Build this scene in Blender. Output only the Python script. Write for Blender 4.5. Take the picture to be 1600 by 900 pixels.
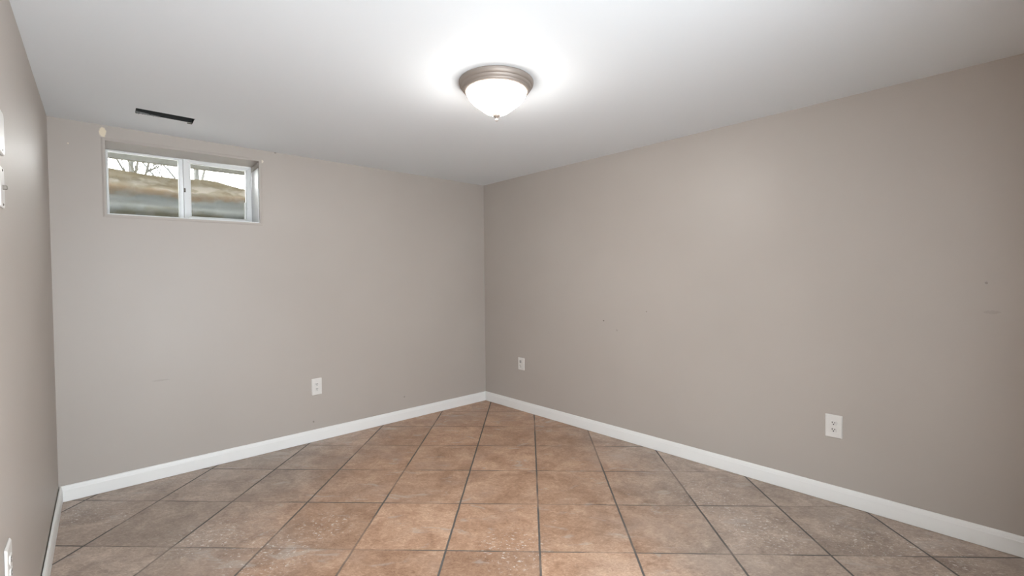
import bpy, bmesh, math, random
from mathutils import Vector, Matrix

for o in list(bpy.data.objects):
    bpy.data.objects.remove(o)
sc = bpy.context.scene
COL = sc.collection
random.seed(7)

# ------------------------------------------------------------------ camera
CAM = Vector((-3.0423351823, -3.8144533324, 1.3230340982))
ROT = Matrix(((0.7423236355, 0.0220936893, -0.6696771528),
              (-0.6699712034, 0.0099967095, -0.7423197777),
              (-0.0097060146, 0.9997059241, 0.0222229229)))
cd = bpy.data.cameras.new('camera')
cam = bpy.data.objects.new('camera', cd)
COL.objects.link(cam)
cam.matrix_world = Matrix.Translation(CAM) @ ROT.to_4x4()
cd.sensor_width = 36.0
cd.sensor_fit = 'HORIZONTAL'
cd.lens = 704.1855 / 1600 * 36.0
cd.clip_start = 0.02
sc.camera = cam

# ------------------------------------------------------------------ light and exposure
LAMP_STRENGTH = 74.0
LAMP_COLOUR = (1.0, 0.97, 0.92)
EXPOSURE = 0.0

w = bpy.data.worlds.new('overcast_sky')
sc.world = w
w.use_nodes = True
# overcast sky: brighter, whiter cloud on the window side, cooler and dimmer on the added doorway's side
wt = w.node_tree
bg = wt.nodes['Background']
wco = wt.nodes.new('ShaderNodeTexCoord')
wsep = wt.nodes.new('ShaderNodeSeparateXYZ')
wt.links.new(wco.outputs['Generated'], wsep.inputs[0])
wmr = wt.nodes.new('ShaderNodeMapRange')
wmr.interpolation_type = 'SMOOTHSTEP'
wmr.inputs[1].default_value = -0.3; wmr.inputs[2].default_value = 0.3
wt.links.new(wsep.outputs[1], wmr.inputs[0])
wmx = wt.nodes.new('ShaderNodeMix')
wmx.data_type = 'RGBA'
wt.links.new(wmr.outputs[0], wmx.inputs[0])
wmx.inputs[6].default_value = (0.95, 1.04, 1.10, 1)
wmx.inputs[7].default_value = (2.7, 2.7, 2.74, 1)
wt.links.new(wmx.outputs[2], bg.inputs[0])
bg.inputs[1].default_value = 10.0

sc.view_settings.view_transform = 'Standard'
sc.view_settings.look = 'None'
sc.view_settings.exposure = EXPOSURE
sc.view_settings.gamma = 1.0
sc.view_settings.use_curve_mapping = False


# ------------------------------------------------------------------ helpers
def lin(r, g, b):
    f = lambda c: (c / 12.92 if c <= 0.04045 else ((c + 0.055) / 1.055) ** 2.4)
    return (f(r / 255), f(g / 255), f(b / 255), 1)


def ramp_pts(r, pts):
    el = r.color_ramp.elements
    while len(el) > 1:
        el.remove(el[-1])
    el[0].position = pts[0][0]; el[0].color = pts[0][1]
    for p, c in pts[1:]:
        e = el.new(p); e.color = c


class Mat:
    """small wrapper for building node materials"""
    def __init__(self, name):
        self.m = bpy.data.materials.new(name)
        self.m.use_nodes = True
        self.t = self.m.node_tree
        self.p = self.t.nodes['Principled BSDF']
        self.out = self.t.nodes['Material Output']

    def n(self, kind, **kw):
        nd = self.t.nodes.new(kind)
        for k, v in kw.items():
            setattr(nd, k, v)
        return nd

    def l(self, a, b):
        self.t.links.new(a, b)

    def put(self, sock, v):
        if isinstance(v, bpy.types.NodeSocket):
            self.l(v, sock)
        else:
            sock.default_value = v

    def math(self, op, a, b=0.0, c=None, clamp=False):
        nd = self.n('ShaderNodeMath', operation=op, use_clamp=clamp)
        self.put(nd.inputs[0], a); self.put(nd.inputs[1], b)
        if c is not None:
            self.put(nd.inputs[2], c)
        return nd.outputs[0]

    def vmath(self, op, a, b):
        nd = self.n('ShaderNodeVectorMath', operation=op)
        self.put(nd.inputs[0], a); self.put(nd.inputs[1], b)
        return nd.outputs[1] if op in ('LENGTH', 'DISTANCE', 'DOT_PRODUCT') else nd.outputs[0]

    def noise(self, vec, scale, detail=3, rough=0.55, dist=0.0):
        nd = self.n('ShaderNodeTexNoise')
        self.l(vec, nd.inputs['Vector'])
        nd.inputs['Scale'].default_value = scale
        nd.inputs['Detail'].default_value = detail
        nd.inputs['Roughness'].default_value = rough
        nd.inputs['Distortion'].default_value = dist
        return nd.outputs['Fac']

    def step(self, v, a, b):
        nd = self.n('ShaderNodeMapRange', interpolation_type='SMOOTHSTEP')
        self.put(nd.inputs[0], v)
        nd.inputs[1].default_value = a; nd.inputs[2].default_value = b
        nd.inputs[3].default_value = 0; nd.inputs[4].default_value = 1
        return nd.outputs[0]

    def mix(self, fac, a, b, blend='MIX'):
        nd = self.n('ShaderNodeMix', data_type='RGBA', blend_type=blend)
        self.put(nd.inputs[0], fac); self.put(nd.inputs[6], a); self.put(nd.inputs[7], b)
        return nd.outputs[2]

    def ramp(self, fac, pts):
        nd = self.n('ShaderNodeValToRGB')
        self.l(fac, nd.inputs[0])
        ramp_pts(nd, pts)
        return nd.outputs[0]

    def bump(self, h, strength, dist):
        nd = self.n('ShaderNodeBump')
        self.l(h, nd.inputs['Height'])
        nd.inputs['Strength'].default_value = strength
        nd.inputs['Distance'].default_value = dist
        self.l(nd.outputs[0], self.p.inputs['Normal'])

    def obj(self):
        return self.n('ShaderNodeTexCoord').outputs['Object']

    def set(self, col=None, rough=None, metal=None, spec=None):
        if col is not None: self.put(self.p.inputs['Base Color'], col)
        if rough is not None: self.put(self.p.inputs['Roughness'], rough)
        if metal is not None: self.put(self.p.inputs['Metallic'], metal)
        if spec is not None: self.put(self.p.inputs['Specular IOR Level'], spec)
        return self.m


def link(name, bm, mat, parent=None, smooth=False, angle=None):
    me = bpy.data.meshes.new(name)
    bmesh.ops.recalc_face_normals(bm, faces=bm.faces)
    bm.to_mesh(me); bm.free()
    me.materials.append(mat)
    for p in me.polygons:
        p.use_smooth = smooth
    if smooth and angle:
        me.set_sharp_from_angle(angle=math.radians(angle))
    o = bpy.data.objects.new(name, me)
    COL.objects.link(o)
    if parent:
        o.parent = parent
    return o


def empty(name, loc=(0, 0, 0), rot=None):
    o = bpy.data.objects.new(name, None)
    o.empty_display_size = 0.05
    COL.objects.link(o)
    o.location = loc
    if rot is not None:
        o.rotation_euler = rot.to_euler()
    return o


def tag(o, label=None, cat=None, group=None, kind=None):
    for k, v in (('label', label), ('category', cat), ('group', group), ('kind', kind)):
        if v: o[k] = v
    return o


def box(bm, x0, x1, y0, y1, z0, z1, bev=0.0, seg=2):
    g = bmesh.ops.create_cube(bm, size=1.0)
    for v in g['verts']:
        v.co = Vector(((x0 + x1) / 2 + v.co.x * (x1 - x0), (y0 + y1) / 2 + v.co.y * (y1 - y0),
                       (z0 + z1) / 2 + v.co.z * (z1 - z0)))
    if bev:
        es = set()
        for v in g['verts']:
            es.update(v.link_edges)
        bmesh.ops.bevel(bm, geom=list(es), offset=bev, segments=seg, affect='EDGES', profile=0.5)


def prism(bm, pts, axis_pts):
    """sweep the closed polygon pts (function of station) straight between two stations"""
    rings = []
    for f in axis_pts:
        rings.append([bm.verts.new(f(p)) for p in pts])
    n = len(pts)
    for a, b in zip(rings, rings[1:]):
        for i in range(n):
            bm.faces.new((a[i], a[(i + 1) % n], b[(i + 1) % n], b[i]))
    bm.faces.new(rings[0][::-1]); bm.faces.new(rings[-1])


def lathe(bm, prof, seg=64, c=(0, 0, 0)):
    rings = []
    for r, z in prof:
        if r < 1e-6:
            rings.append([bm.verts.new((c[0], c[1], c[2] + z))])
        else:
            rings.append([bm.verts.new((c[0] + r * math.cos(2 * math.pi * i / seg),
                                        c[1] + r * math.sin(2 * math.pi * i / seg), c[2] + z)) for i in range(seg)])
    for a, b in zip(rings, rings[1:]):
        for i in range(seg):
            j = (i + 1) % seg
            if len(a) == 1 and len(b) == 1: continue
            if len(a) == 1: bm.faces.new((a[0], b[i], b[j]))
            elif len(b) == 1: bm.faces.new((a[i], a[j], b[0]))
            else: bm.faces.new((a[i], a[j], b[j], b[i]))


def rrect(wd, h, r, n=5):
    """rounded rectangle outline, centred"""
    pts = []
    for cx, cy, a0 in ((wd / 2 - r, h / 2 - r, 0), (-wd / 2 + r, h / 2 - r, 90),
                       (-wd / 2 + r, -h / 2 + r, 180), (wd / 2 - r, -h / 2 + r, 270)):
        for i in range(n + 1):
            a = math.radians(a0 + 90 * i / n)
            pts.append((cx + r * math.cos(a), cy + r * math.sin(a)))
    return pts


def layered(bm, outlines):
    """skin through same-length outlines [(points, depth)], capped at both ends; depth runs along -Y"""
    rings = [[bm.verts.new((p[0], -d, p[1])) for p in pts] for pts, d in outlines]
    n = len(rings[0])
    for a, b in zip(rings, rings[1:]):
        for i in range(n):
            bm.faces.new((a[i], a[(i + 1) % n], b[(i + 1) % n], b[i]))
    bm.faces.new(rings[0][::-1]); bm.faces.new(rings[-1])


# ------------------------------------------------------------------ room frame
LX = -3.27746877                    # left corner on the back wall (y = 0); back right corner is the origin
RA = math.radians(-88.47232104)     # run of the right wall, from the corner towards the viewer
LA = math.radians(-89.67966820)     # run of the left wall
RD = Vector((math.cos(RA), math.sin(RA), 0)); LD = Vector((math.cos(LA), math.sin(LA), 0))
RN = Vector((RD.y, -RD.x, 0)); LN = Vector((-LD.y, LD.x, 0))      # into the room
DEPTH = 4.05
HB, HL, HR, HN = 2.31869, 2.30289, 2.32780, 2.31683               # ceiling heights at the four corners
YN = RD.y * DEPTH


def ceil_z(x, y):
    u = min(max(x / LX, -0.1), 1.1); v = min(max(y / YN, -0.1), 1.1)
    return (HB * (1 - u) + HL * u) * (1 - v) + (HR * (1 - u) + HN * u) * v


def wall_rot(d):
    """rotation whose X runs along the wall to the right as seen from the room, -Y points into the room"""
    # d = horizontal direction to the right when facing the wall
    y = Vector((0, 0, 1)).cross(d)
    return Matrix((d, y, Vector((0, 0, 1)))).transposed()


ROT_BACK = wall_rot(Vector((1, 0, 0)))
ROT_RIGHT = wall_rot(RD)            # facing the right wall, the run towards the viewer is to the right
ROT_LEFT = wall_rot(-LD)

# ------------------------------------------------------------------ materials
def wall_paint(name, spots=(), rough=0.40):
    """satin greige paint; spots = (x, y, z, rx, rz, strength, colour) stains and chips in object space"""
    m = Mat(name)
    co = m.obj()
    big = m.noise(co, 1.3, 2)
    col = m.mix(m.step(big, 0.3, 0.7), (0.43, 0.386, 0.349, 1), (0.445, 0.401, 0.364, 1))
    wob = m.n('ShaderNodeTexNoise'); m.l(co, wob.inputs['Vector']); wob.inputs['Scale'].default_value = 70
    woff = m.vmath('MULTIPLY', m.vmath('SUBTRACT', wob.outputs['Color'], (0.5, 0.5, 0.5)), (0.012, 0.012, 0.012))
    for (x, y, z, rx, rz, st, c) in spots:
        k = min(1.0, rx / 0.012)
        pv = m.vmath('ADD', co, m.vmath('MULTIPLY', woff, (k, k, k)))
        dv = m.vmath('MULTIPLY', m.vmath('SUBTRACT', pv, (x, y, z)), (1 / rx, 1 / rx, 1 / rz))
        ln = m.vmath('LENGTH', dv, (0, 0, 0))
        f = m.math('MULTIPLY', m.math('SUBTRACT', 1.0, m.step(ln, 0.75, 1.15)), st)
        col = m.mix(f, col, c)
    m.set(col, rough, 0, 0.37)
    m.bump(m.noise(co, 260, 2), 0.06, 0.002)
    return m.m


CREAM = lin(226, 214, 190); HOLE = lin(95, 86, 78); SCUFF = lin(140, 130, 122)
M_WALL_BACK = wall_paint('greige_paint_back', [
    (-3.034, 0, 2.258, 0.017, 0.032, 0.95, CREAM), (-2.140, 0, 2.224, 0.010, 0.013, 0.9, lin(222, 214, 200)),
    (-2.047, 0, 2.306, 0.007, 0.006, 0.8, HOLE),
    (-1.802, 0, 0.163, 0.008, 0.008, 0.5, HOLE), (-0.977, 0, 0.215, 0.008, 0.007, 0.4, HOLE),
    (-3.19, 0, 2.16, 0.004, 0.004, 0.7, CREAM), (-2.78, 0, 0.66, 0.05, 0.006, 0.25, SCUFF)])
M_WALL_RIGHT = wall_paint('greige_paint_right', [
    (RD.x * 1.535, RD.y * 1.535, 0.959, 0.008, 0.006, 0.75, HOLE), (RD.x * 1.931, RD.y * 1.931, 1.053, 0.006, 0.005, 0.5, HOLE),
    (RD.x * 1.665, RD.y * 1.665, 0.889, 0.009, 0.008, 0.25, HOLE),
    (RD.x * 3.735, RD.y * 3.735, 1.277, 0.006, 0.006, 0.4, HOLE), (RD.x * 3.755, RD.y * 3.755, 1.137, 0.030, 0.008, 0.25, SCUFF)])
M_WALL = wall_paint('greige_paint')
M_WALL_LEFT = wall_paint('greige_paint_left', rough=0.50)

m = Mat('ceiling_white'); co = m.obj()
m.set(m.mix(m.noise(co, 0.9, 2), (0.725, 0.752, 0.780, 1), (0.755, 0.782, 0.81, 1)), 0.75, 0, 0.2)
m.bump(m.noise(co, 190, 2), 0.05, 0.002)
M_CEIL = m.m

m = Mat('white_trim_paint'); co = m.obj()
m.set(m.mix(m.noise(co, 6, 3), (0.79, 0.785, 0.77, 1), (0.84, 0.835, 0.82, 1)), 0.35, 0, 0.45)
M_TRIM = m.m

m = Mat('white_vinyl'); co = m.obj()
grime_shade = m.step(m.noise(co, 22, 4, 0.6), 0.62, 0.78)
m.set(m.mix(m.math('MULTIPLY', grime_shade, 0.25), (0.80, 0.81, 0.81, 1), (0.42, 0.41, 0.37, 1)), 0.38, 0, 0.5)
M_VINYL = m.m

m = Mat('white_plastic'); co = m.obj()
m.set(m.mix(m.noise(co, 30, 2), (0.68, 0.655, 0.63, 1), (0.72, 0.70, 0.67, 1)), 0.3, 0, 0.5)
M_PLATE = m.m
m = Mat('dark_slot'); co = m.obj()
m.set(m.mix(m.noise(co, 60, 2), (0.02, 0.018, 0.016, 1), (0.035, 0.03, 0.028, 1)), 0.6)
M_SLOT = m.m
m = Mat('grey_jack'); co = m.obj()
m.set(m.mix(m.noise(co, 60, 2), (0.30, 0.29, 0.28, 1), (0.36, 0.35, 0.33, 1)), 0.5)
M_JACK = m.m
m = Mat('dark_bronze'); co = m.obj()
m.set(m.mix(m.noise(co, 80, 2), (0.10, 0.085, 0.07, 1), (0.16, 0.14, 0.12, 1)), 0.4, 0.6)
M_BRONZE = m.m
m = Mat('brushed_nickel'); co = m.obj()
m.set(m.mix(m.noise(m.vmath('MULTIPLY', co, (1, 1, 14)), 40, 2), (0.32, 0.275, 0.245, 1), (0.37, 0.32, 0.285, 1)),
      0.55, 0.55)
M_NICKEL = m.m

m = Mat('lit_frosted_glass')
m.set((0.9, 0.88, 0.84, 1), 0.35)
co = m.obj()
swirl = m.noise(co, 9, 3, 0.5, 1.2)
m.put(m.p.inputs['Emission Color'], m.mix(swirl, tuple(LAMP_COLOUR) + (1,), tuple(c * 0.93 for c in LAMP_COLOUR) + (1,)))
# emission weighted to the belly, rim dimmed to lessen the glow on the ceiling
lsep = m.n('ShaderNodeSeparateXYZ'); m.l(co, lsep.inputs[0])
m.l(m.math('MULTIPLY_ADD', m.math('SUBTRACT', 1.0, m.step(lsep.outputs[2], -0.125, -0.05)), 0.80 * LAMP_STRENGTH, 0.30 * LAMP_STRENGTH),
    m.p.inputs['Emission Strength'])
M_BOWL = m.m

m = Mat('dark_duct_metal'); co = m.obj()
m.set(m.mix(m.noise(co, 25, 4), (0.012, 0.013, 0.013, 1), (0.035, 0.036, 0.035, 1)), 0.7, 0.2)
M_DUCT = m.m
m = Mat('torn_drywall_edge'); co = m.obj()
m.set(m.mix(m.step(m.noise(co, 60, 4), 0.45, 0.62), (0.26, 0.26, 0.25, 1), (0.09, 0.09, 0.09, 1)), 0.9, 0, 0.1)
M_TORN = m.m

# ---- floor tiles
TS = 0.457
m = Mat('stone_look_floor_tile'); co = m.obj()
rel = m.vmath('SUBTRACT', co, (-2.20673135, 0.91970727, 0))
rot = m.n('ShaderNodeVectorRotate', rotation_type='Z_AXIS'); m.l(rel, rot.inputs['Vector'])
rot.inputs['Angle'].default_value = math.radians(44.163282701708724)
tv = m.vmath('MULTIPLY', rot.outputs[0], (1 / TS, 1 / TS, 1))
wn = m.n('ShaderNodeTexNoise'); m.l(tv, wn.inputs['Vector']); wn.inputs['Scale'].default_value = 5
wn.inputs['Detail'].default_value = 3
wob = m.vmath('MULTIPLY', m.vmath('SUBTRACT', wn.outputs['Color'], (0.5, 0.5, 0.5)), (0.012, 0.012, 0))
tw = m.vmath('ADD', tv, wob)
sp = m.n('ShaderNodeSeparateXYZ'); m.l(tw, sp.inputs[0])


def edge(s):
    return m.math('ABSOLUTE', m.math('SUBTRACT', m.math('FRACT', m.math('ADD', s, 0.5)), 0.5))


ex = edge(sp.outputs[0]); ey = edge(sp.outputs[1])      # 0 on a joint
cellv = m.n('ShaderNodeCombineXYZ')
m.l(m.math('FLOOR', sp.outputs[0]), cellv.inputs[0]); m.l(m.math('FLOOR', sp.outputs[1]), cellv.inputs[1])
cell = m.n('ShaderNodeTexWhiteNoise', noise_dimensions='2D'); m.l(cellv.outputs[0], cell.inputs['Vector'])
fade = m.noise(tv, 1.1, 2)                               # joints filled or scuffed over in places
gx = m.math('MULTIPLY', m.math('SUBTRACT', 1.0, m.step(ex, 0.008, 0.0145)), m.math('ADD', 0.55, m.math('MULTIPLY', m.step(fade, 0.36, 0.52), 0.45)))
gy = m.math('MULTIPLY', m.math('SUBTRACT', 1.0, m.step(ey, 0.006, 0.0115)), m.math('ADD', 0.30, m.math('MULTIPLY', m.step(fade, 0.38, 0.58), 0.70)))
grout = m.math('MAXIMUM', gx, gy)
# each tile gets its own piece of the stone pattern
tile_off = m.vmath('MULTIPLY', cell.outputs['Color'], (37.0, 53.0, 11.0))
sv = m.vmath('ADD', tv, tile_off)
cloud = m.noise(sv, 2.6, 6, 0.62, 0.6)
fine = m.noise(m.vmath('MULTIPLY', sv, (1.0, 1.6, 1)), 17, 7, 0.72, 1.4)
stone = m.ramp(m.math('ADD', m.math('MULTIPLY', cloud, 0.45), m.math('MULTIPLY', fine, 0.55)), [
    (0.36, (0.265, 0.145, 0.088, 1)), (0.45, (0.375, 0.222, 0.143, 1)),
    (0.53, (0.475, 0.300, 0.202, 1)), (0.64, (0.640, 0.440, 0.315, 1))])
pinkf = m.math('MULTIPLY', m.step(m.noise(sv, 1.4, 3), 0.50, 0.72), 0.45)
stone = m.mix(pinkf, stone, (0.439, 0.311, 0.244, 1))
# tile to tile tone
tone = m.math('ADD', 0.88, m.math('MULTIPLY', cell.outputs['Value'], 0.2))
tn = m.n('ShaderNodeCombineColor')
for i in range(3): m.l(tone, tn.inputs[i])
stone = m.mix(1.0, stone, tn.outputs[0], 'MULTIPLY')
# greyer, less saturated tone, strongest towards the walls at both sides
dpos = m.math('ABSOLUTE', m.vmath('DOT_PRODUCT', co, (0.74, -0.67, 0)))
film = m.math('MULTIPLY', m.step(m.math('ADD', dpos, m.math('MULTIPLY', m.math('SUBTRACT', m.noise(co, 2.2, 4), 0.5), 0.9)), 0.55, 1.45), 0.72)
bw = m.n('ShaderNodeRGBToBW'); m.l(stone, bw.inputs[0])
gv = m.n('ShaderNodeCombineColor')
for i, k in enumerate((1.16, 1.0, 0.87)): m.l(m.math('MULTIPLY_ADD', bw.outputs[0], 0.95 * k, 0.05 * k), gv.inputs[i])
stone = m.mix(film, stone, gv.outputs[0])
# smears
smear = m.step(m.noise(m.vmath('MULTIPLY', tv, (1.0, 2.2, 1)), 2.0, 5, 0.6, 1.0), 0.58, 0.68)
stone = m.mix(m.math('MULTIPLY', smear, 0.45), stone, (0.50, 0.455, 0.42, 1))
# paint spatter: fine white flecks in a few patches
fl = m.step(m.noise(m.vmath('MULTIPLY', tv, (1.0, 1.5, 1)), 22, 4, 0.65, 0.5), 0.585, 0.64)
patch = 0.0
for (px, py, pr) in ((-3.17, -0.27, 0.20), (-3.02, -0.45, 0.14), (-2.66, -1.05, 0.26), (-2.5, -1.42, 0.30), (-0.37, -2.62, 0.28), (-0.52, -2.95, 0.30),
                     (-0.26, -3.33, 0.28), (-0.2, -3.6, 0.3), (-2.2, -1.35, 0.22), (-1.6, -2.2, 0.25)):
    dd = m.vmath('DISTANCE', co, (px, py, 0))
    patch = m.math('MAXIMUM', patch, m.math('SUBTRACT', 1.0, m.step(dd, pr * 0.3, pr)))
fl2 = m.step(m.noise(tv, 21, 2, 0.5), 0.76, 0.79)
stone = m.mix(m.math('MAXIMUM', m.math('MULTIPLY', m.math('MULTIPLY', fl, patch), 0.9), m.math('MULTIPLY', fl2, 0.5)), stone, (0.74, 0.71, 0.67, 1))
gcol = m.mix(m.noise(tv, 7, 3), (0.085, 0.077, 0.073, 1), (0.15, 0.138, 0.13, 1))
m.set(m.mix(grout, stone, gcol), m.math('ADD', 0.40, m.math('MULTIPLY', grout, 0.4)), 0, 0.35)
hgt = m.math('ADD', m.math('MULTIPLY', grout, -1.0), m.math('MULTIPLY', fine, 0.25))
m.bump(hgt, 0.35, 0.003)
M_FLOOR = m.m

# ---- outside
m = Mat('stained_galvanised_steel'); co = m.obj()
sep = m.n('ShaderNodeSeparateXYZ'); m.l(co, sep.inputs[0])
stretch = m.vmath('MULTIPLY', co, (1, 1, 2.4))
nz = m.math('MULTIPLY', m.math('SUBTRACT', m.noise(stretch, 5.5, 5, 0.6), 0.5), 0.16)
h = m.math('ADD', sep.outputs[2], nz)
zinc = m.mix(m.noise(stretch, 9, 4), (0.26, 0.29, 0.30, 1), (0.42, 0.46, 0.47, 1))
soil = m.mix(m.step(m.noise(stretch, 7, 5, 0.65), 0.40, 0.62), (0.26, 0.21, 0.12, 1), (0.42, 0.36, 0.27, 1))
pale = m.step(m.noise(m.vmath('MULTIPLY', co, (1, 1, 3.2)), 6.0, 3, 0.5), 0.50, 0.60)
palez = m.math('MULTIPLY', m.step(h, 2.045, 2.075), m.math('SUBTRACT', 1.0, m.step(h, 2.125, 2.16)))
soil = m.mix(m.math('MULTIPLY', pale, palez), soil, (0.60, 0.55, 0.49, 1))
rust = m.math('MULTIPLY', m.step(h, 2.0, 2.03), m.math('SUBTRACT', 1.0, m.step(h, 2.05, 2.075)))
col = m.mix(m.step(h, 1.985, 2.04), zinc, soil)
col = m.mix(m.math('MULTIPLY', rust, 0.6), col, (0.40, 0.26, 0.15, 1))
algae = m.math('MULTIPLY', m.math('SUBTRACT', 1.0, m.step(h, 1.90, 1.96)), m.step(m.noise(co, 3.4, 4, 0.6), 0.44, 0.54))
col = m.mix(m.math('MULTIPLY', algae, 0.85), col, (0.20, 0.185, 0.115, 1))
grime_shade = m.math('MULTIPLY', m.math('MULTIPLY', m.step(h, 1.875, 1.895), m.math('SUBTRACT', 1.0, m.step(h, 1.915, 1.94))), m.step(m.noise(co, 2.3, 2), 0.42, 0.56))  # dark band: shade of the corrugation trough painted into the steel colour
col = m.mix(m.math('MULTIPLY', grime_shade, 0.7), col, (0.12, 0.13, 0.12, 1))
fleck = m.step(m.noise(stretch, 38, 3), 0.70, 0.74)
col = m.mix(m.math('MULTIPLY', fleck, 0.6), col, (0.7, 0.7, 0.66, 1))
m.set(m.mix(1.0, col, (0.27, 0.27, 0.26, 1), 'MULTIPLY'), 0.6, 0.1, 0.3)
M_WELL = m.m
m = Mat('bounce_gravel'); co = m.obj()  # unseen bed, whitened to throw daylight upwards
m.set(m.mix(m.noise(co, 60, 4), (0.55, 0.54, 0.51, 1), (0.80, 0.79, 0.76, 1)), 0.9)
m.bump(m.noise(co, 70, 3), 0.8, 0.02)
M_BOUNCE_GRAVEL = m.m
m = Mat('winter_grass_ground'); co = m.obj()
m.set(m.mix(m.noise(co, 8, 5), (0.20, 0.17, 0.09, 1), (0.34, 0.29, 0.19, 1)), 0.95)
M_GROUND = m.m
m = Mat('weathered_grey_board'); co = m.obj()
m.set(m.mix(m.noise(m.vmath('MULTIPLY', co, (1, 6, 6)), 7, 4), (0.035, 0.035, 0.030, 1), (0.075, 0.075, 0.065, 1)), 0.8)
M_BOARD = m.m
m = Mat('grey_bark'); co = m.obj()
m.set(m.mix(m.noise(m.vmath('MULTIPLY', co, (6, 6, 1)), 5, 4), (0.04, 0.039, 0.0375, 1), (0.065, 0.0635, 0.061, 1)), 0.9)
M_BARK = m.m
m = Mat('block_foundation'); co = m.obj()
m.set(m.mix(m.noise(co, 14, 4), (0.30, 0.29, 0.27, 1), (0.42, 0.41, 0.39, 1)), 0.9)
M_BLOCK = m.m

# window glass: clear pane, mostly see-through with a Fresnel reflection and a light film of dirt
m = Mat('window_glass')
co = m.obj()
tr = m.n('ShaderNodeBsdfTransparent'); tr.inputs[0].default_value = (0.95, 0.96, 0.95, 1)
gl = m.n('ShaderNodeBsdfGlossy'); gl.inputs['Roughness'].default_value = 0.03
fr = m.n('ShaderNodeFresnel'); fr.inputs[0].default_value = 1.45
mx = m.n('ShaderNodeMixShader'); m.l(fr.outputs[0], mx.inputs[0]); m.l(tr.outputs[0], mx.inputs[1]); m.l(gl.outputs[0], mx.inputs[2])
df = m.n('ShaderNodeBsdfDiffuse'); df.inputs[0].default_value = (0.6, 0.6, 0.57, 1)
mx2 = m.n('ShaderNodeMixShader'); m.l(m.math('MULTIPLY', m.step(m.noise(co, 14, 4), 0.45, 0.75), 0.10), mx2.inputs[0])
m.l(mx.outputs[0], mx2.inputs[1]); m.l(df.outputs[0], mx2.inputs[2])
m.l(mx2.outputs[0], m.out.inputs['Surface'])
M_GLASS = m.m

# ------------------------------------------------------------------ large structure
P_B = Vector((0, 0, 0)); P_L = Vector((LX, 0, 0))
P_R = RD * DEPTH; P_N = P_L + LD * (DEPTH * RD.y / LD.y)
T = 0.12

# floor
bm = bmesh.new()
vs = [(LX - T, 0.02), (T, 0.02), (T + P_R.x, P_R.y - T), (P_N.x - T, P_N.y - T)]
prism(bm, vs, [lambda p: (p[0], p[1], -0.1), lambda p: (p[0], p[1], 0.0)])
tag(link('floor', bm, M_FLOOR), kind='structure')

# ceiling with the open duct slot cut through
VX0, VX1, VY0, VY1 = -2.892, -2.616, -0.482, -0.386
WT = 0.30                            # back wall thickness
xs = [LX - T, VX0, VX1, T + 0.02]; ys = [WT, VY1, VY0, P_N.y - T]
xs = xs[:1] + [LX] + xs[1:3] + [-1.3, 0.0] + xs[3:]
ys = ys[:1] + [0.0] + ys[1:3] + [-2.0] + ys[3:]
bm = bmesh.new()
TH = 0.014
lo = {}; up = {}
for i, x in enumerate(xs):
    for j, y in enumerate(ys):
        lo[i, j] = bm.verts.new((x, y, ceil_z(x, y))); up[i, j] = bm.verts.new((x, y, ceil_z(x, y) + TH))
hole = (xs.index(VX0), ys.index(VY1))
for i in range(len(xs) - 1):
    for j in range(len(ys) - 1):
        a, b, c, d = (i, j), (i + 1, j), (i + 1, j + 1), (i, j + 1)
        if (i, j) == hole:
            for p, q in ((a, b), (b, c), (c, d), (d, a)):
                bm.faces.new((lo[p], lo[q], up[q], up[p]))
            continue
        bm.faces.new((lo[a], lo[b], lo[c], lo[d])); bm.faces.new((up[d], up[c], up[b], up[a]))
nI, nJ = len(xs) - 1, len(ys) - 1
for i in range(nI):
    for j in (0, nJ): bm.faces.new((lo[i, j], lo[i + 1, j], up[i + 1, j], up[i, j]))
for j in range(nJ):
    for i in (0, nI): bm.faces.new((lo[i, j], lo[i, j + 1], up[i, j + 1], up[i, j]))
ceiling = tag(link('ceiling', bm, M_CEIL), kind='structure')


def slab(name, mat, pts):
    """vertical wall: quad footprint pts, top follows the ceiling underside"""
    bm = bmesh.new()
    b = [bm.verts.new((p.x, p.y, -0.1)) for p in pts]
    t = [bm.verts.new((p.x, p.y, ceil_z(p.x, p.y))) for p in pts]
    n = len(pts)
    for i in range(n):
        bm.faces.new((b[i], b[(i + 1) % n], t[(i + 1) % n], t[i]))
    bm.faces.new(b[::-1]); bm.faces.new(t)
    return tag(link(name, bm, mat), kind='structure')


slab('wall_right', M_WALL_RIGHT, [P_B, P_R, P_R - RN * T, P_B - RN * T])
slab('wall_left', M_WALL_LEFT, [P_L, P_N, P_N - LN * T, P_L - LN * T])
# near wall with an added, unseen doorway that lets in fill daylight
DX0, DX1, DZ = -3.12, -1.78, 2.06
yn = lambda x: P_R.y + (P_N.y - P_R.y) * (x - P_R.x) / (P_N.x - P_R.x)
bm = bmesh.new()
for (a, b, z0, z1) in ((P_N.x, DX0, -0.1, None), (DX1, P_R.x, -0.1, None), (DX0, DX1, DZ, None)):
    vs = []
    for x in (a, b):
        for y in (yn(x), yn(x) - T):
            vs.append([bm.verts.new((x, y, z0)), bm.verts.new((x, y, ceil_z(x, y)))])
    q = [vs[0], vs[2], vs[3], vs[1]]
    for i in range(4):
        bm.faces.new((q[i][0], q[(i + 1) % 4][0], q[(i + 1) % 4][1], q[i][1]))
    bm.faces.new([v[0] for v in q]); bm.faces.new([v[1] for v in q])
tag(link('wall_near', bm, M_WALL), kind='structure')

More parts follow.
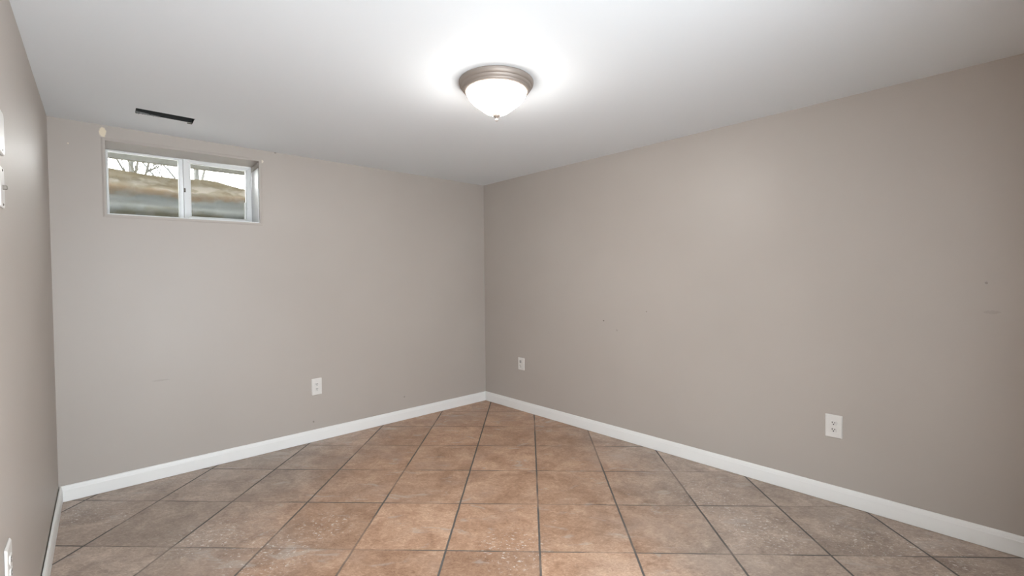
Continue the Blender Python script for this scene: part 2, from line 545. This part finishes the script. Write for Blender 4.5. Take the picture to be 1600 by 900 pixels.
# back wall with the window opening
OX0, OX1 = -3.024, -2.163           # opening
OZ0L, OZ0R, OZ1L, OZ1R = 1.749, 1.757, 2.209, 2.221
bm = bmesh.new()
gx_ = [LX - T, OX0, OX1, T]
gz_ = {0: (-0.1,) * 4, 1: (OZ0L, OZ0L, OZ0R, OZ0R), 2: (OZ1L, OZ1L, OZ1R, OZ1R),
       3: tuple(ceil_z(x, 0) for x in gx_)}
F = {}
for i, x in enumerate(gx_):
    for k in range(4):
        F[i, k, 0] = bm.verts.new((x, 0.0, gz_[k][i]))
        F[i, k, 1] = bm.verts.new((x, WT, gz_[k][i]))
for i in range(3):
    for k in range(3):
        if (i, k) == (1, 1):
            q = [(1, 1), (2, 1), (2, 2), (1, 2)]
            for a, b in zip(q, q[1:] + q[:1]):
                bm.faces.new((F[a + (0,)], F[b + (0,)], F[b + (1,)], F[a + (1,)]))
            continue
        for s in (0, 1):
            bm.faces.new((F[i, k, s], F[i + 1, k, s], F[i + 1, k + 1, s], F[i, k + 1, s]))
for i in range(3):
    for k in (0, 3): bm.faces.new((F[i, k, 0], F[i + 1, k, 0], F[i + 1, k, 1], F[i, k, 1]))
for k in range(3):
    for i in (0, 3): bm.faces.new((F[i, k, 0], F[i, k + 1, 0], F[i, k + 1, 1], F[i, k, 1]))
wall_back = tag(link('wall_back', bm, M_WALL_BACK), kind='structure')

# raised, painted-over bead round the window opening
bm = bmesh.new()
bw, bt = 0.020, 0.0035
q = [(OX0, OZ0L), (OX1, OZ0R), (OX1, OZ1R), (OX0, OZ1L)]
qo = [(OX0 - bw, OZ0L - bw), (OX1 + bw, OZ0R - bw), (OX1 + bw, OZ1R + bw), (OX0 - bw, OZ1L + bw)]
inn = [bm.verts.new((x, -bt, z)) for x, z in q]; out = [bm.verts.new((x, -0.0005, z)) for x, z in qo]
mid = [bm.verts.new((x + (x2 - x) * .55, -bt, z + (z2 - z) * .55)) for (x, z), (x2, z2) in zip(q, qo)]
inb = [bm.verts.new((x, -0.0005, z)) for x, z in q]
for A, Bq in ((inb, inn), (inn, mid), (mid, out), (out, inb)):
    for i in range(4):
        bm.faces.new((A[i], A[(i + 1) % 4], Bq[(i + 1) % 4], Bq[i]))
tag(link('trim_1', bm, M_WALL), kind='structure')

# ------------------------------------------------------------------ baseboards (square foot, eased top)
BH, BTK = 0.098, 0.014
PROF = [(0.0015, 0.0025), (0.0015, BH), (0.006, BH), (0.0095, BH - 0.004), (0.0115, BH - 0.012), (0.0125, BH - 0.022),
        (BTK, BH - 0.026), (BTK, 0.0025)]


def baseboard(name, p0, p1, nrm, e0, e1, bh_scale=1.0, off=0.0):
    d = (p1 - p0).normalized(); L = (p1 - p0).length
    bm = bmesh.new()

    def st(s, mit):
        return lambda p: tuple(p0 + d * (s + mit * p[0]) + nrm * (p[0] + off) + Vector((0, 0, p[1] * bh_scale)))
    prism(bm, PROF, [st(0, e0), st(L, e1)])
    return tag(link(name, bm, M_TRIM), kind='structure')


baseboard('baseboard_back', P_L + Vector((0.002, 0, 0)), P_B - Vector((0.002, 0, 0)), Vector((0, -1, 0)), 1.15, -1.0)
baseboard('baseboard_right', P_B + RD * 0.002, P_R, RN, 1.0, -1.0)
baseboard('baseboard_left', P_L + LD * 0.002, P_N, LN, 1.0, -1.0, 0.97, 0.003)
baseboard('baseboard_near', P_R, Vector((DX1, yn(DX1), 0)), Vector((0, 1, 0)), 1.0, 0.0)

# ------------------------------------------------------------------ window
win = tag(empty('window_1', (0, 0, 0)), kind='structure')
FY0, FY1 = 0.196, 0.285              # frame depth range


def ztop(x): return OZ1L + (OZ1R - OZ1L) * (x - OX0) / (OX1 - OX0)
def zbot(x): return OZ0L + (OZ0R - OZ0L) * (x - OX0) / (OX1 - OX0)


def bars(name, mat, x0, x1, zb0, zb1, zt0, zt1, wl, wr, wb, wt, y0, y1, parent, bev=0.003):
    """four-sided frame (left, right, bottom, top members) following a slightly racked opening"""
    bm = bmesh.new()

    def member(c):                   # c = four (x, z) corners
        base = [bm.verts.new((x, y0, z)) for x, z in c]; top = [bm.verts.new((x, y1, z)) for x, z in c]
        fs = [bm.faces.new(base), bm.faces.new(top[::-1])]
        for i in range(4):
            fs.append(bm.faces.new((base[i], base[(i + 1) % 4], top[(i + 1) % 4], top[i])))
        es = {e for f in fs for e in f.edges}
        bmesh.ops.bevel(bm, geom=list(es), offset=bev, segments=1, affect='EDGES')
    O = [(x0, zb0), (x1, zb1), (x1, zt1), (x0, zt0)]
    I = [(x0 + wl, zb0 + wb), (x1 - wr, zb1 + wb), (x1 - wr, zt1 - wt), (x0 + wl, zt0 - wt)]
    for i in range(4):
        j = (i + 1) % 4
        member([O[i], O[j], I[j], I[i]])
    return link(name, bm, mat, parent)


e = 0.001
bars('window_frame', M_VINYL, OX0 + e, OX1 - e, zbot(OX0) + e, zbot(OX1) + e, ztop(OX0) - e, ztop(OX1) - e,
     0.007, 0.008, 0.030, 0.006, FY0 + 0.036, FY1, win)
# white liners of the side jambs and the sill (the soffit keeps the wall paint)
bm = bmesh.new()
box(bm, OX1 - 0.006, OX1 - 0.0005, 0.012, FY0 + 0.036, zbot(OX1) + 0.001, ztop(OX1) - 0.05, 0.001, 1)
link('right_jamb_liner', bm, M_VINYL, win)
bm = bmesh.new()
prism(bm, [(0.010, 0.001), (FY0 + 0.036, 0.001), (FY0 + 0.036, 0.007), (0.010, 0.007)],
      [lambda p: (OX0 + 0.001, p[0], zbot(OX0) + p[1]), lambda p: (OX1 - 0.007, p[0], zbot(OX1) + p[1])])
link('window_sill', bm, M_VINYL, win)
# fixed left light
sl = bars('fixed_sash', M_VINYL, OX0 + 0.007, -2.590, zbot(OX0) + 0.012, zbot(-2.6) + 0.012, ztop(OX0) - 0.006, ztop(-2.6) - 0.006,
          0.007, 0.042, 0.022, 0.007, 0.240, 0.268, win, 0.002)
bm = bmesh.new(); box(bm, OX0 + 0.012, -2.628, 0.252, 0.256, zbot(OX0) + 0.030, ztop(OX0) - 0.010)
link('pane', bm, M_GLASS, sl)
# sliding right light, in front
sr = bars('sliding_sash', M_VINYL, -2.607, OX1 - 0.010, zbot(-2.6) + 0.009, zbot(OX1) + 0.009, ztop(-2.6) - 0.008, ztop(OX1) - 0.016,
          0.044, 0.038, 0.034, 0.026, FY0, FY0 + 0.034, win, 0.003)
bm = bmesh.new(); box(bm, -2.567, OX1 - 0.045, FY0 + 0.015, FY0 + 0.019, zbot(-2.6) + 0.04, ztop(-2.6) - 0.030)
link('pane', bm, M_GLASS, sr)
bm = bmesh.new(); box(bm, -2.606, -2.596, FY0 - 0.006, FY0, 1.965, 1.995, 0.002, 1)
tag(link('latch', bm, M_BRONZE, sr), label='small dark latch on the middle stile')
bm = bmesh.new(); box(bm, OX1 - 0.062, OX1 - 0.050, FY0 - 0.005, FY0 + 0.012, zbot(OX1) + 0.045, 1.93, 0.002, 1)
link('finger_pull', bm, M_VINYL, sr)

# ------------------------------------------------------------------ window well and what shows beyond it
# plan of the steel: a flattened U from the house wall round and back
plan = []
for i in range(49):
    a = math.pi - math.pi * i / 48
    cxx = math.copysign(abs(math.cos(a)) ** 0.55, math.cos(a)); syy = abs(math.sin(a)) ** 0.55
    plan.append((-2.58 + 0.86 * cxx, WT + 0.02 + 0.52 * syy))


def rim_z(x):
    pts = [(-9, 2.19), (-3.05, 2.197), (-2.985, 2.197), (-2.60, 2.167), (-2.50, 2.200), (-2.30, 2.188), (-2.09, 2.142), (-1.9, 2.15), (9, 2.17)]
    for (a, za), (b, zb) in zip(pts, pts[1:]):
        if a <= x <= b: return za + (zb - za) * (x - a) / (b - a)
    return 2.18


bm = bmesh.new()
NZ = 48
grid_o, grid_i = [], []
for k, (x, y) in enumerate(plan):
    a = Vector((x + 2.58, y - (WT + 0.02), 0)).normalized()
    ro, ri = [], []
    for z_ in range(NZ + 1):
        z = 1.50 + (rim_z(x) - 1.50) * z_ / NZ
        c = 0.028 * math.cos((z - 1.985) * 2 * math.pi / 0.145)
        if z > 2.08: c *= max(0.0, 1 - (z - 2.08) / 0.05)
        fade = min(1.0, k / 3.0, (len(plan) - 1 - k) / 3.0)
        p = Vector((x, y, z)) + a * (c * fade)
        p.y = max(p.y, WT + 0.004)
        ri.append(bm.verts.new(p)); ro.append(bm.verts.new(p + Vector((a.x * 0.012, max(a.y, 0) * 0.012, 0))))
    grid_i.append(ri); grid_o.append(ro)
for k in range(len(plan) - 1):
    for z_ in range(NZ):
        bm.faces.new((grid_i[k][z_], grid_i[k + 1][z_], grid_i[k + 1][z_ + 1], grid_i[k][z_ + 1]))
        bm.faces.new((grid_o[k][z_ + 1], grid_o[k + 1][z_ + 1], grid_o[k + 1][z_], grid_o[k][z_]))
    for z_ in (0, NZ):
        bm.faces.new((grid_i[k][z_], grid_i[k + 1][z_], grid_o[k + 1][z_], grid_o[k][z_]))
for k in (0, len(plan) - 1):
    for z_ in range(NZ):
        bm.faces.new((grid_i[k][z_], grid_i[k][z_ + 1], grid_o[k][z_ + 1], grid_o[k][z_]))
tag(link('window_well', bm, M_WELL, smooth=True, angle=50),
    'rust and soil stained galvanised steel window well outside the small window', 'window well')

bm = bmesh.new()
vs = [bm.verts.new((x + (-2.58 - x) * 0.05, max(WT + .002, y - 0.03), 1.735)) for x, y in plan]
vb = [bm.verts.new((v.co.x, v.co.y, 1.56)) for v in vs]
bm.faces.new(vs); bm.faces.new(vb[::-1])
for i in range(len(vs)):
    j = (i + 1) % len(vs); bm.faces.new((vs[i], vs[j], vb[j], vb[i]))
tag(link('bounce_gravel_bed', bm, M_BOUNCE_GRAVEL), kind='structure')  # unseen gravel, raised and whitened to bounce daylight onto the ceiling

# ground round the well: ring from the rim outwards
bm = bmesh.new()
inner = [bm.verts.new((x + (x + 2.58) * 0.03, y + (0.02 if y > WT + .1 else 0.0), rim_z(x) - 0.012)) for x, y in plan]
outer = []
for k in range(len(plan)):
    t = k / (len(plan) - 1)
    a = math.pi * (1 - t)
    outer.append(bm.verts.new((-2.58 + 16 * math.cos(a), WT + 0.02 + 16 * math.sin(a), 2.05)))
for k in range(len(plan) - 1):
    bm.faces.new((inner[k], inner[k + 1], outer[k + 1], outer[k]))
tag(link('ground', bm, M_GROUND), kind='structure')

# weathered board overhead, across the top of the well
bm = bmesh.new()
box(bm, -3.9, -1.2, 0.79, 0.83, 2.268, 2.45, 0.004, 1)
root = link('overhead_board', bm, M_BOARD)
tag(root, 'weathered grey board overhead outside the window, above the strip of sky', 'board')
bm = bmesh.new()
box(bm, -3.86, -3.78, 0.835, 0.90, 2.06, 2.449, 0.003, 1)
link('support_post', bm, M_BOARD, root)
bm = bmesh.new()
box(bm, -1.32, -1.24, 0.835, 0.90, 2.06, 2.449, 0.003, 1)
link('support_post', bm, M_BOARD, root)


# outside wall of the house above the basement
bm = bmesh.new()
box(bm, LX - 3.0, 3.0, 0.05, WT, 2.36, 5.2)
tag(link('wall_exterior', bm, M_BLOCK), kind='structure')

# bare trees beyond
def tree(x, y, h, seed, label):
    rnd = random.Random(seed)
    bm = bmesh.new()

    def limb(p, d, L, r, depth):
        n = 5; prev = None; q = Vector(p); dd = Vector(d).normalized()
        for s in range(n + 1):
            rr = r * (1 - 0.55 * s / n)
            u = dd.orthogonal().normalized(); v = dd.cross(u)
            ring = [bm.verts.new(q + (u * math.cos(a) + v * math.sin(a)) * rr) for a in (0, 1.257, 2.513, 3.77, 5.027)]
            if prev:
                for i in range(5): bm.faces.new((prev[i], prev[(i + 1) % 5], ring[(i + 1) % 5], ring[i]))
            prev = ring
            if depth < 4 and s >= 1:
                for _ in range(3 if depth < 2 else 2 if depth < 3 else 1):
                    b = Vector((rnd.uniform(-1, 1), rnd.uniform(-1, 1), rnd.uniform(0.0, 0.9))).normalized()
                    limb(q, dd * 0.55 + b * 0.8, L * rnd.uniform(0.45, 0.62), rr * 0.5, depth + 1)
            q = q + dd * (L / n)
            dd = (dd + Vector((rnd.uniform(-.16, .16), rnd.uniform(-.16, .16), 0.03))).normalized()
        bm.faces.new(prev)
    limb((x, y, 2.0), (0, 0, 1), h, h * 0.011, 0)
    o = link('bare_tree', bm, M_BARK)
    tag(o, label, 'tree')
    return o


tree(-2.6, 7.0, 4.5, 3, 'bare grey tree in the left part of the sky strip beyond the window')
tree(-0.5, 16.0, 9.0, 9, 'bare grey tree in the right part of the sky strip beyond the window')

# ------------------------------------------------------------------ ceiling light
LC = Vector((-1.546, -2.052, ceil_z(-1.546, -2.052)))
lamp = tag(empty('ceiling_light', LC), 'lit flush ceiling light with frosted bell bowl and stepped nickel pan', 'ceiling light')
bm = bmesh.new()
lathe(bm, [(0.0, -0.0005), (0.186, -0.0005), (0.189, -0.004), (0.189, -0.010), (0.186, -0.020), (0.181, -0.026), (0.178, -0.027), (0.177, -0.031),
           (0.173, -0.038), (0.169, -0.040), (0.168, -0.044), (0.163, -0.050), (0.157, -0.053), (0.153, -0.053), (0.153, -0.040), (0.0, -0.036)], 96)
link('pan', bm, M_NICKEL, lamp, True, 40)
bm = bmesh.new()
lathe(bm, [(0.1515, -0.041), (0.1520, -0.053), (0.1500, -0.063), (0.1455, -0.073), (0.1380, -0.084), (0.1270, -0.096), (0.1130, -0.108), (0.0980, -0.1195),
           (0.0840, -0.1305), (0.0710, -0.141), (0.0570, -0.1505), (0.0420, -0.1575), (0.0250, -0.1620), (0.0, -0.1635)], 96)
link('glass_bowl', bm, M_BOWL, lamp, True)
bm = bmesh.new()
lathe(bm, [(0.0, -0.158), (0.020, -0.160), (0.0215, -0.163), (0.019, -0.169), (0.013, -0.175), (0.006, -0.178), (0.0035, -0.182),
           (0.0065, -0.186), (0.0075, -0.190), (0.0055, -0.195), (0.0, -0.197)], 32)
link('finial', bm, M_NICKEL, lamp, True, 60)

# ------------------------------------------------------------------ open duct slot in the ceiling
zc = ceil_z((VX0 + VX1) / 2, (VY0 + VY1) / 2)
duct = tag(empty('air_duct', ((VX0 + VX1) / 2, (VY0 + VY1) / 2, zc)), 'dark open duct slot with torn edges in the ceiling above the window', 'duct opening')
hx, hy = (VX1 - VX0) / 2, (VY1 - VY0) / 2
bm = bmesh.new()
t_ = 0.0015; z0, z1 = 0.0005, 0.26
for (a, b, c, d) in ((-hx, -hx + t_, -hy, hy), (hx - t_, hx, -hy, hy), (-hx, hx, -hy, -hy + t_), (-hx, hx, hy - t_, hy)):
    box(bm, a, b, c, d, z0, z1)
box(bm, -hx, hx, -hy, hy, z1, z1 + t_)
link('duct_boot', bm, M_DUCT, duct)
# ragged drywall lip round the slot and one bent metal tab
bm = bmesh.new()
rnd = random.Random(5)
N = 40
top = []; bot = []
for i in range(N + 1):
    x = -hx + 0.002 + 2 * (hx - 0.002) * i / N * 0.42
    dz = -0.003 * rnd.random() - (0.002 if i > 5 else 0.004)
    top.append((x, hy - 0.004, 0.010 - 0.008 * i / N)); bot.append((x, hy - 0.005 - 0.003 * rnd.random(), dz))
for (x0, y0, zz0), (x1, y1, zz1), (x2, y2, zz2), (x3, y3, zz3) in zip(top, top[1:], bot[1:], bot):
    A = [bm.verts.new(p) for p in ((x0, y0, zz0), (x1, y1, zz1), (x2, y2, zz2), (x3, y3, zz3))]
    Bv = [bm.verts.new((v.co.x, v.co.y - 0.0025, v.co.z)) for v in A]
    bm.faces.new(A); bm.faces.new(Bv[::-1])
    for i in range(4): bm.faces.new((A[i], A[(i + 1) % 4], Bv[(i + 1) % 4], Bv[i]))
tag(link('torn_edge', bm, M_TORN, duct), label='ragged pale edge of the slot')
bm = bmesh.new()
box(bm, hx - 0.030, hx - 0.004, hy - 0.020, hy - 0.004, -0.010, -0.008, 0.0006, 1)
box(bm, hx - 0.006, hx - 0.004, hy - 0.020, hy - 0.004, -0.010, TH + 0.02, 0.0006, 1)
link('bent_tab', bm, M_DUCT, duct)

# ------------------------------------------------------------------ wall plates
def plate_mesh(wd, h, r=0.004, t=0.0065):
    bm = bmesh.new()
    layered(bm, [(rrect(wd, h, r), 0.0006), (rrect(wd, h, r), 0.0022), (rrect(wd - 0.003, h - 0.003, r), 0.0042),
                 (rrect(wd - 0.010, h - 0.010, r), t)])
    return bm


def receptacle_face():
    """rounded face with flat top and bottom, as on a duplex outlet"""
    pts = []
    R = 0.0172; hh = 0.0135
    a0 = math.asin(hh / R)
    for i in range(13):
        a = -a0 + 2 * a0 * i / 12; pts.append((R * math.cos(a), R * math.sin(a)))
    for i in range(13):
        a = math.pi - a0 + 2 * a0 * i / 12; pts.append((R * math.cos(a), R * math.sin(a)))
    return pts


def slot_box(bm, x, z, wd, h, d):
    box(bm, x - wd / 2, x + wd / 2, -d - 0.0004, -d + 0.002, z - h / 2, z + h / 2)


def outlet(loc, rot, label, wd=0.081, h=0.128, group=None):
    o = tag(empty('outlet', loc, rot), label, 'outlet', group)
    link('cover_plate', plate_mesh(wd, h), M_PLATE, o)
    for s in (1, -1):
        cz = s * 0.0195
        bm = bmesh.new()
        pts = [(x, z + cz) for x, z in receptacle_face()]
        pin = [(x * 0.95, (z - cz) * 0.95 + cz) for x, z in pts]
        layered(bm, [(pts, 0.005), (pts, 0.0082), (pin, 0.0090)])
        rc = link('receptacle', bm, M_PLATE, o)
        for sx, hh in ((-0.0062, 0.0088), (0.0062, 0.0074)):
            bm = bmesh.new(); slot_box(bm, sx, cz + 0.0036, 0.0038, hh, 0.0090)
            tag(link('slot', bm, M_SLOT, rc), label='dark slot')
        bm = bmesh.new()
        bmesh.ops.create_cone(bm, cap_ends=True, segments=16, radius1=0.0034, radius2=0.0034, depth=0.002,
                              matrix=Matrix.Translation((0, -0.0086, cz - 0.0068)) @ Matrix.Rotation(math.pi / 2, 4, 'X'))
        tag(link('ground_hole', bm, M_SLOT, rc), label='dark round hole')
    bm = bmesh.new()
    bmesh.ops.create_uvsphere(bm, u_segments=14, v_segments=8, radius=0.0032,
                              matrix=Matrix.Translation((0, -0.0062, 0)) @ Matrix.Diagonal((1, 0.4, 1, 1)))
    link('screw', bm, M_PLATE, o, True)
    return o


def on_right(s, z): return tuple(RD * s + RN * 0.0003 + Vector((0, 0, z)))
def on_left(s, z): return tuple(P_L + LD * s + LN * 0.0003 + Vector((0, 0, z)))


outlet((-1.7725, -0.0003, 0.447), ROT_BACK, 'white duplex outlet low on the back wall below and right of the window', 0.081, 0.137)
outlet(on_right(3.132, 0.444), ROT_RIGHT, 'large white duplex outlet low on the right wall, nearest the viewer', 0.084, 0.134)
outlet(on_left(1.920, 0.521), ROT_LEFT, 'white outlet seen nearly edge-on low on the left wall', 0.088, 0.128)

# far plate on the right wall: one wide grey jack above two small ones
o = tag(empty('jack_plate', on_right(0.556, 0.4685), ROT_RIGHT), 'small white jack plate on the right wall close to the room corner', 'jack plate')
link('cover_plate', plate_mesh(0.088, 0.122), M_PLATE, o)
bm = bmesh.new()
box(bm, -0.019, 0.005, -0.0095, -0.005, 0.008, 0.036, 0.001, 1)
tag(link('jack_port', bm, M_JACK, o), label='grey rectangular port')
for (x, z) in ((-0.012, -0.014), (-0.002, -0.030)):
    bm = bmesh.new()
    bmesh.ops.create_cone(bm, cap_ends=True, segments=18, radius1=0.0062, radius2=0.0056, depth=0.005,
                          matrix=Matrix.Translation((x, -0.0078, z)) @ Matrix.Rotation(math.pi / 2, 4, 'X'))
    tag(link('round_port', bm, M_JACK, o), label='small grey round port')

# left wall, at the frame edge: switch plate with a dark toggle and a rounded plate above it
o = tag(empty('light_switch', on_left(1.803, 1.607), ROT_LEFT), 'white switch plate with dark toggle at the left edge, lower of two', 'light switch')
link('cover_plate', plate_mesh(0.075, 0.121, 0.006, 0.005), M_PLATE, o)
bm = bmesh.new()
layered(bm, [(rrect(0.016, 0.013, 0.002), 0.004), (rrect(0.015, 0.012, 0.002), 0.009), (rrect(0.013, 0.011, 0.002), 0.0135), (rrect(0.010, 0.008, 0.002), 0.0145)])
tag(link('toggle', bm, M_BRONZE, o), label='dark metal toggle')
for z in (0.051, -0.051):
    bm = bmesh.new()
    bmesh.ops.create_uvsphere(bm, u_segments=14, v_segments=8, radius=0.004, matrix=Matrix.Translation((0, -0.0048, z)) @ Matrix.Diagonal((1, 0.5, 1, 1)))
    tag(link('screw', bm, M_BRONZE, o, True), label='dark screw')
o = tag(empty('wall_plate', on_left(1.789, 1.7745), ROT_LEFT), 'white rounded blank plate at the left edge, above the switch plate', 'wall plate')
link('cover_plate', plate_mesh(0.098, 0.132, 0.014, 0.0055), M_PLATE, o)
bm = bmesh.new()
bmesh.ops.create_uvsphere(bm, u_segments=14, v_segments=8, radius=0.004, matrix=Matrix.Translation((0.0, -0.0053, -0.054)) @ Matrix.Diagonal((1, 0.5, 1, 1)))
tag(link('screw', bm, M_BRONZE, o, True), label='dark screw')
